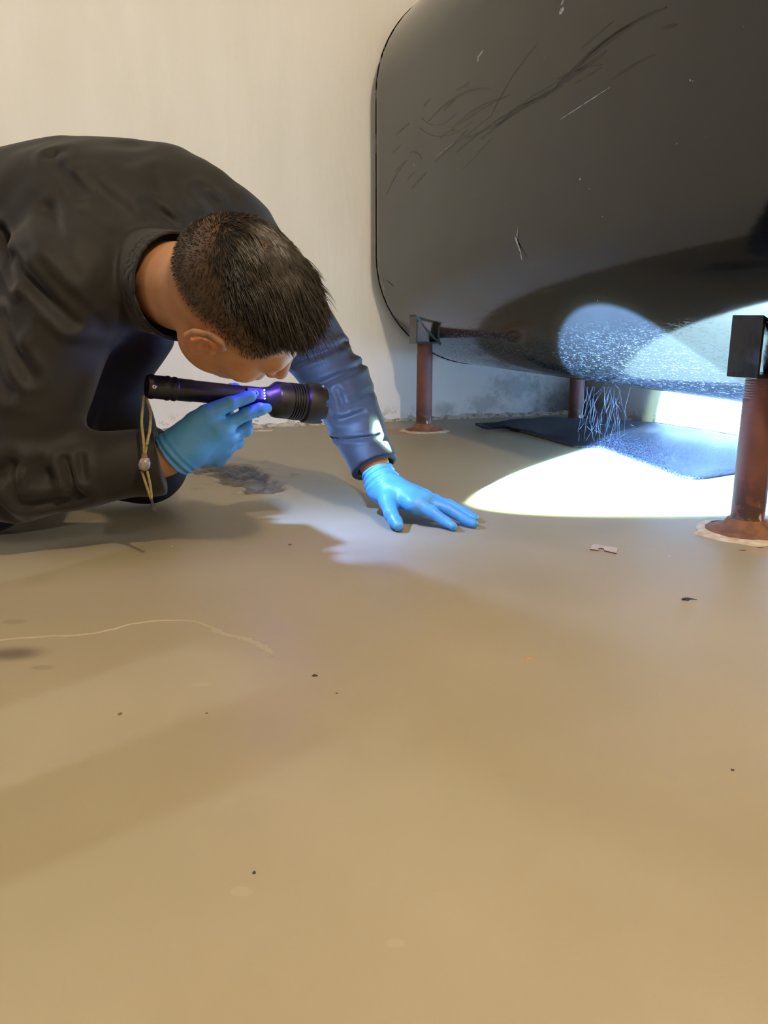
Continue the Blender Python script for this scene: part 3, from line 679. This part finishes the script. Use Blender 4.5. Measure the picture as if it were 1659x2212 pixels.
# ---- shirt
FOLD = []       # grooves in the x/z plane, (x0,z0,x1,z1,depth,width)
def fold(px0, py0, px1, py1, depth, width, Y=1.33):
    a, b = P(px0, py0, Y), P(px1, py1, Y); FOLD.append((a[[0, 2]], b[[0, 2]], depth, width))
for a in ((120, 345, 205, 430, .006, .008), (110, 340, 140, 330, .004, .008), (200, 400, 280, 460, .004, .012), (240, 440, 340, 440, .0, .01), (320, 440, 370, 480, .005, .008), (320, 360, 350, 470, .003, .012),
          (410, 395, 430, 415, .006, .010), (435, 420, 480, 490, .008, .010), (45, 510, 120, 620, .010, .009), (115, 575, 230, 700, .012, .010), (30, 560, 140, 700, .006, .012), (90, 690, 160, 800, .008, .010),
          (0, 690, 120, 830, .010, .012), (120, 450, 240, 560, .004, .014), (150, 470, 230, 600, .005, .012), (180, 600, 260, 700, .006, .012), (60, 640, 130, 720, .006, .010), (20, 480, 90, 560, .004, .014),
          (0, 905, 60, 925, .005, .010), (0, 1060, 130, 965, .011, .012), (170, 975, 190, 1010, .010, .012), (215, 965, 235, 1030, .008, .007), (130, 970, 132, 1040, .006, .008), (150, 1045, 245, 1035, .010, .010),
          (240, 960, 250, 1000, .005, .006), (70, 1000, 75, 1060, .005, .009), (100, 1030, 115, 1080, .004, .008)): fold(*a)
LF = []         # folds of the far sleeve
for a in ((640, 785, 740, 745, .009, .007), (600, 790, 700, 760, .006, .007), (680, 835, 780, 790, .009, .007), (730, 905, 785, 888, .009, .007), (720, 945, 820, 932, .007, .004), (745, 870, 800, 850, .005, .008), (700, 700, 760, 760, .006, .010), (690, 870, 720, 900, .006, .007), (730, 840, 745, 880, .006, .006)):
    A, B_ = P(a[0], a[1], 1.58), P(a[2], a[3], 1.58); LF.append((A[[0, 2]], B_[[0, 2]], a[4], a[5]))
def folds(p, L_):
    r = np.zeros(len(p)); q = p[:, [0, 2]]
    for a, b, dp, wd in L_:
        ba = b-a; t = np.clip(((q-a)@ba)/(ba@ba+1e-9), 0, 1); dd = np.linalg.norm(q-a-t[:, None]*ba, axis=1)
        r += dp*np.exp(-(dd/wd)**2)*(.35+.65*np.sin(np.pi*np.clip(t*.9+.05, 0, 1)))-.35*dp*np.exp(-((dd-1.9*wd)/wd)**2)
    return r
LCU = LEL+(LWR-LEL)*.84; RCU = REL+(RWR-REL)*.93
ldr = (LWR-LEL)/np.linalg.norm(LWR-LEL); rdr = (RWR-REL)/np.linalg.norm(RWR-REL)
def shirt_sdf(p):
    d = torso(p, .012)
    d = smin(d, ell(p, V(-.57, 1.47, .36), (.125, .16, .20)), .07); d = smin(d, rc(p, V(-.52, 1.52, .558), V(-.405, 1.53, .574), .125, .118), .07)
    d = smin(d, chain(p, [P(318, 722, 1.38), P(258, 835, 1.42), P(288, 940, 1.46)], [.046, .044, .046]), .045)                  # shirt front hanging
    la = smin(chain(p, [LSH, LSH+(LEL-LSH)*.6, LEL], [.080, .070, .061]), chain(p, [LEL, LEL+(LCU-LEL)*.5, LCU+ldr*.06], [.061, .056, .046]), .025)
    la = smax(la, (p-LCU)@ldr, .003)
    la = smax(la, -smax(rc(p, LCU-ldr*.05, LCU+ldr*.1, .034, .041), -((p-(LCU-ldr*.02))@ldr), .003), .003)
    ra = smin(chain(p, [RSH, RSH+(REL-RSH)*.6, REL], [.100, .078, .062]), chain(p, [REL, REL+(RCU-REL)*.5, RCU+rdr*.06], [.060, .060, .050]), .03)
    ra = smax(ra, (p-RCU)@rdr, .003); ra = smax(ra, -smax(rc(p, RCU-rdr*.05, RCU+rdr*.1, .034, .044), -((p-(RCU-rdr*.02))@rdr), .003), .003)
    near = np.clip((1.47-p[:, 1])/.05, 0, 1)
    la = la+folds(p, LF)*np.clip((p[:, 0]+.30)/.05, 0, 1); 
    d = smin(d, smin(la, 9+0*la, .01), .045)
    d = smin(d, ra, .035)
    d = d+1.35*folds(p, FOLD)*near
    m = vnoise(p*V(1, 1, 1), 9)*.010+vnoise(p@np.array([[.8, 0, .6], [0, 1, 0], [-.6, 0, .8]])*V(2.4, 1, .8), 14)*.007
    d = d+m
    # collar: stand ring round the neck, hollowed
    nd = neck_sdf(p); ax = hw((0, -.03, -.045))-NB; ax = ax/np.linalg.norm(ax); h_ = (p-NB)@ax
    col = smax(smax(nd-.016, h_-.158, .004), -h_-.05, .01); d = smin(d, col, .012)
    d = smax(d, -smax(nd-.011, -(h_-.120), .004), .004)
    return d
vs, q = sdf_mesh(shirt_sdf, (-1.16, 1.05, .03), (.04, 1.80, .74), .0044)
vs[:, 2] = np.maximum(vs[:, 2], .004); raw('shirt', vs, q, M['shirt'], person)

# ---- trousers and boots (kneeling, mostly behind the arm and outside the frame)
KL, KR = V(-.50, 1.60, .085), V(-.72, 1.36, .085); HL, HR = V(-.98, 1.62, .42), V(-1.02, 1.42, .42)
AL, AR = V(-.92, 1.64, .075), V(-1.14, 1.36, .075)
def trouser_sdf(p):
    d = ell(p, HIP, (.17, .19, .16))
    for K_, H_, A_ in ((KL, HL, AL), (KR, HR, AR)): d = smin(d, smin(rc(p, H_, K_, .105, .075), rc(p, K_, A_, .070, .055), .03), .04)
    return d+vnoise(p, 12)*.010
vs, q = sdf_mesh(trouser_sdf, (-1.28, 1.15, -.02), (-.36, 1.85, .68), .009); vs[:, 2] = np.maximum(vs[:, 2], .003); raw('trousers', vs, q, M['trouser'], person)
for A_, K_ in ((AL, KL), (AR, KR)):
    d0 = (A_-K_)/np.linalg.norm(A_-K_)
    def boot(p, A_=A_, d0=d0):
        d = rc(p, A_-d0*.02, A_+d0*.06, .050, .048); return smin(d, rc(p, A_+d0*.06+V(0, 0, -.0), A_+d0*.07+V(0, 0, -.035), .045, .035)-.0, .03)
    vs, q = sdf_mesh(boot, A_-V(.2, .12, .1), A_+V(.12, .12, .12), .008); vs[:, 2] = np.maximum(vs[:, 2], .002); raw('boot', vs, q, M['dark'], person)

# ---- eyes
for s in (-1, 1):
    c = hw((s*.031, .0905, -.001)); fw = HB[:, 1]
    v_, f_ = lathe([(-.008, .003), (-.004, .0085), (0, .0100), (.004, .0085), (.0068, .004), (.0073, .0001)], c, fw, 20); e_ = raw('eye', v_, f_, M['eye'], person)
    v_, f_ = lathe([(.0062, .0052), (.0072, .0035), (.0078, .0001)], c, fw, 18); raw('iris', v_, f_, M['iris'], e_)

# ---- hair
def strands():
    gz = HB.T@V(0, 0, -1.)                      # gravity in head space
    parts_v, parts_f = [], []; cnt = 0
    N_ = 42000; u = rng.random(N_); ph = rng.random(N_)*2*np.pi; zc_ = 1-2*u; rr = np.sqrt(1-zc_**2)
    root = V(0, -.014, .028)+np.stack([rr*np.cos(ph)*.0765, rr*np.sin(ph)*.098, zc_*.088], 1)
    for _ in range(3):
        e = .0005; pw = hw(root); d = body_sdf(pw); gr_ = np.stack([body_sdf(hw(root+e*np.eye(3)[k]))-body_sdf(hw(root-e*np.eye(3)[k])) for k in range(3)], 1); gr_ /= np.linalg.norm(gr_, axis=1)[:, None]+1e-9
        root = root-gr_*d[:, None]/HS
    den = hairline(root); nn_ = gr_
    topness = np.clip((root[:, 2]-.052-.25*np.clip(-root[:, 1]-.02, 0, .1)+(vnoise(root, 70))*.02)/.060, 0, 1)
    frontness = np.clip((root[:, 1]+.03)/.10, 0, 1)
    keep = (rng.random(N_) < den*(.35+.65*topness)) & (den > .35); root, nn_, topness, frontness = root[keep], nn_[keep], topness[keep], frontness[keep]
    ln = .004+.008*np.clip(topness*2, 0, 1)+topness*(.012+.020*frontness)*(.45+1.0*rng.random(len(root)))*(1+1.1*(rng.random(len(root)) < .05))
    fwd = V(0, 1, .05); K_ = 5
    for i in range(len(root)):
        p = root[i].copy(); n0 = nn_[i]; L0 = ln[i]; t_ = topness[i]
        jit = (rng.random(3)-.5)*.35; clump = (vnoise(root[i:i+1], 60)[0])*2.6*V(1, 0, .3)
        dirn = n0*(.75-.45*t_)+fwd*(.25+.75*t_)+gz*(.10+.30*t_)+jit*.6+clump*t_*.5; dirn /= np.linalg.norm(dirn)
        pts = [p.copy()]
        for k in range(K_-1):
            step = L0/(K_-1); p = p+dirn*step; pts.append(p.copy())
            dirn = dirn+gz*.34*t_+fwd*.05*t_; dirn /= np.linalg.norm(dirn)
        r0 = .00045+.0004*min(1, t_*2)
        pts = [hw(x) for x in pts]; sd = np.cross(pts[-1]-pts[0], rng.random(3)-.5); sd /= np.linalg.norm(sd)+1e-9; sd2 = np.cross(pts[1]-pts[0], sd); sd2 /= np.linalg.norm(sd2)+1e-9
        b0 = len(parts_v)
        for k, x in enumerate(pts):
            w_ = r0*(1-.85*(k/(K_-1))**1.5); parts_v += [x+sd*w_, x-sd*.5*w_+sd2*.87*w_, x-sd*.5*w_-sd2*.87*w_]
        for k in range(K_-1):
            for j in range(3): parts_f.append((b0+k*3+j, b0+k*3+(j+1) % 3, b0+k*3+3+(j+1) % 3, b0+k*3+3+j))
    return parts_v, parts_f
v_, f_ = strands(); hair = raw('hair', v_, f_, M['hair'], person); tag(hair, label='short dark brown hair, longer on top with a hanging fringe')

# ---- gloves
def glove(name, palm, fingers, wr, towards, cuff_r, noise_s, lo, hi, label, cuff_len=.045, floor=False):
    tw = (towards-wr)/np.linalg.norm(towards-wr); end = wr+tw*cuff_len
    def f(p):
        d = None
        for a, b, ra, rb in palm: e = rc(p, a, b, ra, rb); d = e if d is None else smin(d, e, .016)
        fd = None
        for pts, rs in fingers:
            e = chain(p, pts, rs, .004); fd = e if fd is None else smin(fd, e, .0022)
        d = smin(d, fd, .009)
        d = smin(d, rc(p, wr-tw*.012, wr+tw*(cuff_len+.03), cuff_r*.92, cuff_r*1.10), .014)
        h_ = (p-wr)@tw
        d = d+.0016*np.sin(h_*520+vnoise(p, 30)*5)*np.clip((h_+.012)/.02, 0, 1)       # gathers round the cuff
        rn = rc(p, wr-tw*.012, wr+tw*(cuff_len+.03), cuff_r*.92, cuff_r*1.10)
        rim_ = np.sqrt((rn)**2+(h_-cuff_len+.002)**2)-.0026; d = smin(d, rim_, .002)
        d = smax(d, h_-cuff_len, .001); d = smax(d, -smax(rn+.0035, -(h_-.012), .001), .001)
        return d+vnoise(p, noise_s)*.0030+vnoise(p, 70)*.0016
    vs, q = sdf_mesh(f, lo, hi, .0019)
    if floor: vs[:, 2] = np.maximum(vs[:, 2], .0008)
    return tag(raw(name, vs, q, M['glove'], person), label=label)
iM, mM, rM, pM = Pz(893, 1090, .040), Pz(915, 1081, .046), Pz(915, 1073, .044), Pz(900, 1066, .036)
fing = [([iM, Pz(935, 1108, .028), Pz(962, 1127, .014), Pz(979, 1137, .0095)], [.0125, .0112, .0102, .0085]),
        ([mM, Pz(968, 1101, .030), Pz(1003, 1121, .015), Pz(1024, 1131, .0095)], [.0125, .0112, .0102, .0085]),
        ([rM, Pz(968, 1089, .028), Pz(1004, 1107, .015), Pz(1025, 1119, .0090)], [.0120, .0108, .0098, .0082]),
        ([pM, Pz(940, 1078, .024), Pz(970, 1090, .014), Pz(990, 1101, .0085)], [.0110, .0098, .0088, .0074]),
        ([Pz(836, 1082, .044), Pz(846, 1110, .027), Pz(856, 1127, .016), Pz(861, 1137, .0105)], [.0175, .0140, .0125, .0098])]
palm = [(LWR, iM, .025, .017), (LWR, mM, .026, .017), (LWR, rM, .026, .016), (LWR, pM, .024, .014), (LWR-Z*.012, Pz(875, 1080, .028), .022, .014), (iM, pM, .013, .012), (LWR, Pz(842, 1090, .036), .022, .017)]
glove('glove', palm, fing, LWR, LEL, .0305, 26, (-.08, 1.33, -.004), (.23, 1.62, .16), 'bright blue glove with spread fingers pressed flat on the floor', .030, True)
W2 = P(388, 974, 1.268)
iM, mM, rM, pM = P(478, 925, 1.285), P(490, 945, 1.305), P(484, 966, 1.325), P(470, 985, 1.343)
fing = [([iM, P(528, 896, 1.302), P(562, 884, 1.318), P(577, 881, 1.326)], [.0135, .0118, .0108, .0092]),
        ([mM, P(530, 928, 1.328), P(532, 880, 1.368), P(507, 841, 1.358), P(498, 838, 1.345)], [.0135, .0120, .0112, .0100, .0085]),
        ([rM, P(512, 955, 1.352), P(498, 905, 1.378), P(476, 868, 1.362)], [.0130, .0115, .0105, .0088]),
        ([pM, P(488, 980, 1.365), P(468, 930, 1.380), P(450, 885, 1.365)], [.0120, .0105, .0095, .0080]),
        ([P(410, 930, 1.262), P(445, 895, 1.264), P(498, 872, 1.283), P(541, 856, 1.303)], [.0205, .0155, .0130, .0100])]
palm = [(W2, iM, .029, .020), (W2, mM, .029, .019), (W2, rM, .028, .018), (W2, pM, .027, .016), (iM, pM, .014, .013), (W2, P(425, 915, 1.268), .027, .020), (P(420, 950, 1.27), P(460, 925, 1.275), .024, .018)]
glove('glove', palm, fing, W2, P(325, 1022, 1.262), .037, 24, (-.42, 1.18, .06), (-.16, 1.44, .31), 'pale blue glove gripping the flashlight from below', .018)

# ------------------------------------------------------------------ SMALL THINGS ON THE FLOOR
def chip_thing(name, px, py, r, h_, m, label, cat='debris', asp=1., seed=0, rot=0.):
    random.seed(seed+int(px)); c = Pz(px, py); n = 9; vs = []; k0_ = .6 if r < .007 else 1; r *= k0_; h_ *= k0_
    for lv, k in ((0, 1), (h_*.6, 1.04), (h_, .72)):
        for i in range(n):
            th = 2*math.pi*i/n; rr = r*k*(1+.35*math.sin(i*2.3+seed)+.2*math.cos(i*4.1)); x, y = rr*math.cos(th)*asp, rr*math.sin(th)
            vs.append(c+V(x*math.cos(rot)-y*math.sin(rot), x*math.sin(rot)+y*math.cos(rot), lv+(h_*.25*math.sin(i*1.7+seed) if lv else .0)))
    vs.append(c+Z*h_*1.05); fs = [tuple(range(n))[::-1]]
    for l in range(2):
        for i in range(n): fs.append((l*n+i, l*n+(i+1) % n, (l+1)*n+(i+1) % n, (l+1)*n+i))
    for i in range(n): fs.append((2*n+i, 2*n+(i+1) % n, 3*n))
    vs = np.array(vs); o = raw(name, vs-c, fs, m, smooth=False); o.location = tuple(c); return tag(o, label, cat)
chip_thing('grit_crumb', 626, 1177, .0035, .0025, M['brown'], 'small brown crumb on the floor below the forearm shadow, left of the glove', asp=1.3)
chip_thing('grit_crumb', 680, 1460, .0030, .0022, M['dark'], 'black crumb in the middle of the floor right of the light patch end', asp=1.4, seed=3)
chip_thing('grit_crumb', 1406, 1107, .0036, .0024, M['dark'], 'black crumb between the flattened glove and the nearer rusty leg', asp=1.4, seed=2)
chip_thing('paint_flake', 1143, 1423, .0055, .0008, M['orange'], 'small orange paint flake lying on the open floor', asp=1.3, seed=1)
chip_thing('grit_crumb', 259, 1543, .0030, .0022, M['brown'], 'brown crumb inside the pale light patch at left', seed=5)
chip_thing('grit_crumb', 549, 1886, .0021, .0016, M['dark'], 'dark crumb low in the foreground floor, left of centre', seed=4)
chip_thing('grit_crumb', 727, 1498, .0018, .0014, M['brown'], 'tiny brown crumb just below the black crumb at mid floor', seed=6)
chip_thing('grit_crumb', 446, 1541, .0016, .0012, M['brown'], 'tiny crumb at the lower edge of the pale light patch', seed=8)
chip_thing('grit_crumb', 1582, 1664, .0020, .0015, M['dark'], 'tiny dark crumb alone near the right edge of the floor', seed=9)
chip_thing('paint_flake', 371, 1180, .0022, .0008, M['pale'], 'tiny white flake just below the hanging cord tail', seed=2)
chip_thing('paint_flake', 1446, 1201, .0024, .0007, M['pale'], 'tiny whitish flake on the floor right of the card piece', seed=7)
chip_thing('paint_flake', 1605, 1189, .0060, .0008, M['brown'], 'brown paint sliver in front of the nearer leg flange', asp=1.9, seed=11)
chip_thing('paint_flake', 1642, 1183, .0050, .0008, M['brown'], 'brown paint sliver at the right frame edge by the nearer leg', asp=1.9, seed=12)
chip_thing('grit_crumb', 1508, 1140, .0016, .0012, M['dark'], 'tiny black crumb left of the nearer leg flange', seed=13)
chip_thing('grit_crumb', 730, 952, .0040, .0025, M['brown'], 'small brown crumb on the far floor behind the raised flashlight', asp=1.6, seed=14)
chip_thing('paint_flake', 568, 931, .016, .0030, M['pale'], 'flat plaster flake at the foot of the back wall', asp=1.8, seed=15)
chip_thing('plaster_crumb', 1070, 899, .012, .010, M['dark'], 'dark plaster lump at the wall foot under the tank', seed=16)
# card piece with notches
c = Pz(1301, 1184); ol = [(-.030, -.008), (-.014, -.011), (-.012, -.005), (-.004, -.003), (.000, -.006), (-.003, -.012), (.016, -.022), (.030, -.004), (.010, .004), (.003, .003), (.001, .008), (-.012, .011), (-.017, .006), (-.020, .004)]
ol = [(x*.82, y*1.7) for x, y in ol]; n = len(ol); vs = [c+V(x, y, .0004) for x, y in ol]+[c+V(x, y, .0022) for x, y in ol]; fs = [tuple(range(n))[::-1], tuple(range(n, 2*n))]+[(i, (i+1) % n, n+(i+1) % n, n+i) for i in range(n)]
o = raw('card_piece', np.array(vs)-c, fs, M['card'], smooth=False); o.location = tuple(c); o.data.materials.append(M['cardedge'])
for pl in o.data.polygons:
    if abs(pl.normal.z) < .5: pl.material_index = 1
tag(o, 'small flat pinkish card piece with notched edges, between glove and nearer leg', 'card piece')
# dark withered leaf scrap with a stalk
c = Pz(1485, 1297); v1 = tube([c+V(-.010, .001, .002), c+V(0, 0, .0035), c+V(.008, .0, .003), c+V(.018, .001, .001)], [.0018, .0026, .0012, .0006], 6)
v2 = tube([c+V(-.010, .003, .001), c+V(-.004, .001, .004), c+V(.001, -.004, .001)], [.0006, .0032, .0012], 6, .5)
v_, f_ = merge([v1, v2]); o = raw('leaf_scrap', (np.array(v_)-c)*.75, f_, M['dark'], smooth=False); o.location = tuple(c); tag(o, 'dark shrivelled leaf scrap with thin stalk on the floor below the nearer leg', 'leaf scrap')

# ------------------------------------------------------------------ OUT OF FRAME: ceiling lamp and an added board that shapes the band light
lampo = empty('ceiling_lamp', LAMP+V(0, 0, .06)); tag(lampo, 'bare warm bulb hanging from the ceiling behind the viewer', 'lamp')
v_, f_ = lathe([(.04, .014), (.09, .018), (.10, .004), (.31, .004), (.315, .04), (.32, .04)], LAMP, Z, 20); raw('cord_and_socket', v_, f_, M['dark'], lampo)

# added unseen board on blocks; cuts the band light into pale floor stripes
pan = empty('light_blocker', WD*-.35+WN*-.80); tag(pan, 'added unseen timber panel on two blocks, shaping the pale floor bands', 'blocker_board')
def wbox(name, w0, w1, z0, z1, th=.03):
    bm = bmesh.new(); box_uv(bm, WD*-.35+WN*w0+Z*z0, WN, WD, Z, w1-w0, th, z1-z0); bmobj(name, bm, M['blocker_wood'], pan, bevel=.003)
wbox('blocker_board', -1.35, -.7415, .338, 1.0); wbox('blocker_board', -.7415, -.10, .291, 1.0)
wbox('blocker_block', -1.032, -.7415, .001, .338, .06); wbox('blocker_block', -.6245, -.532, .001, .291, .06)
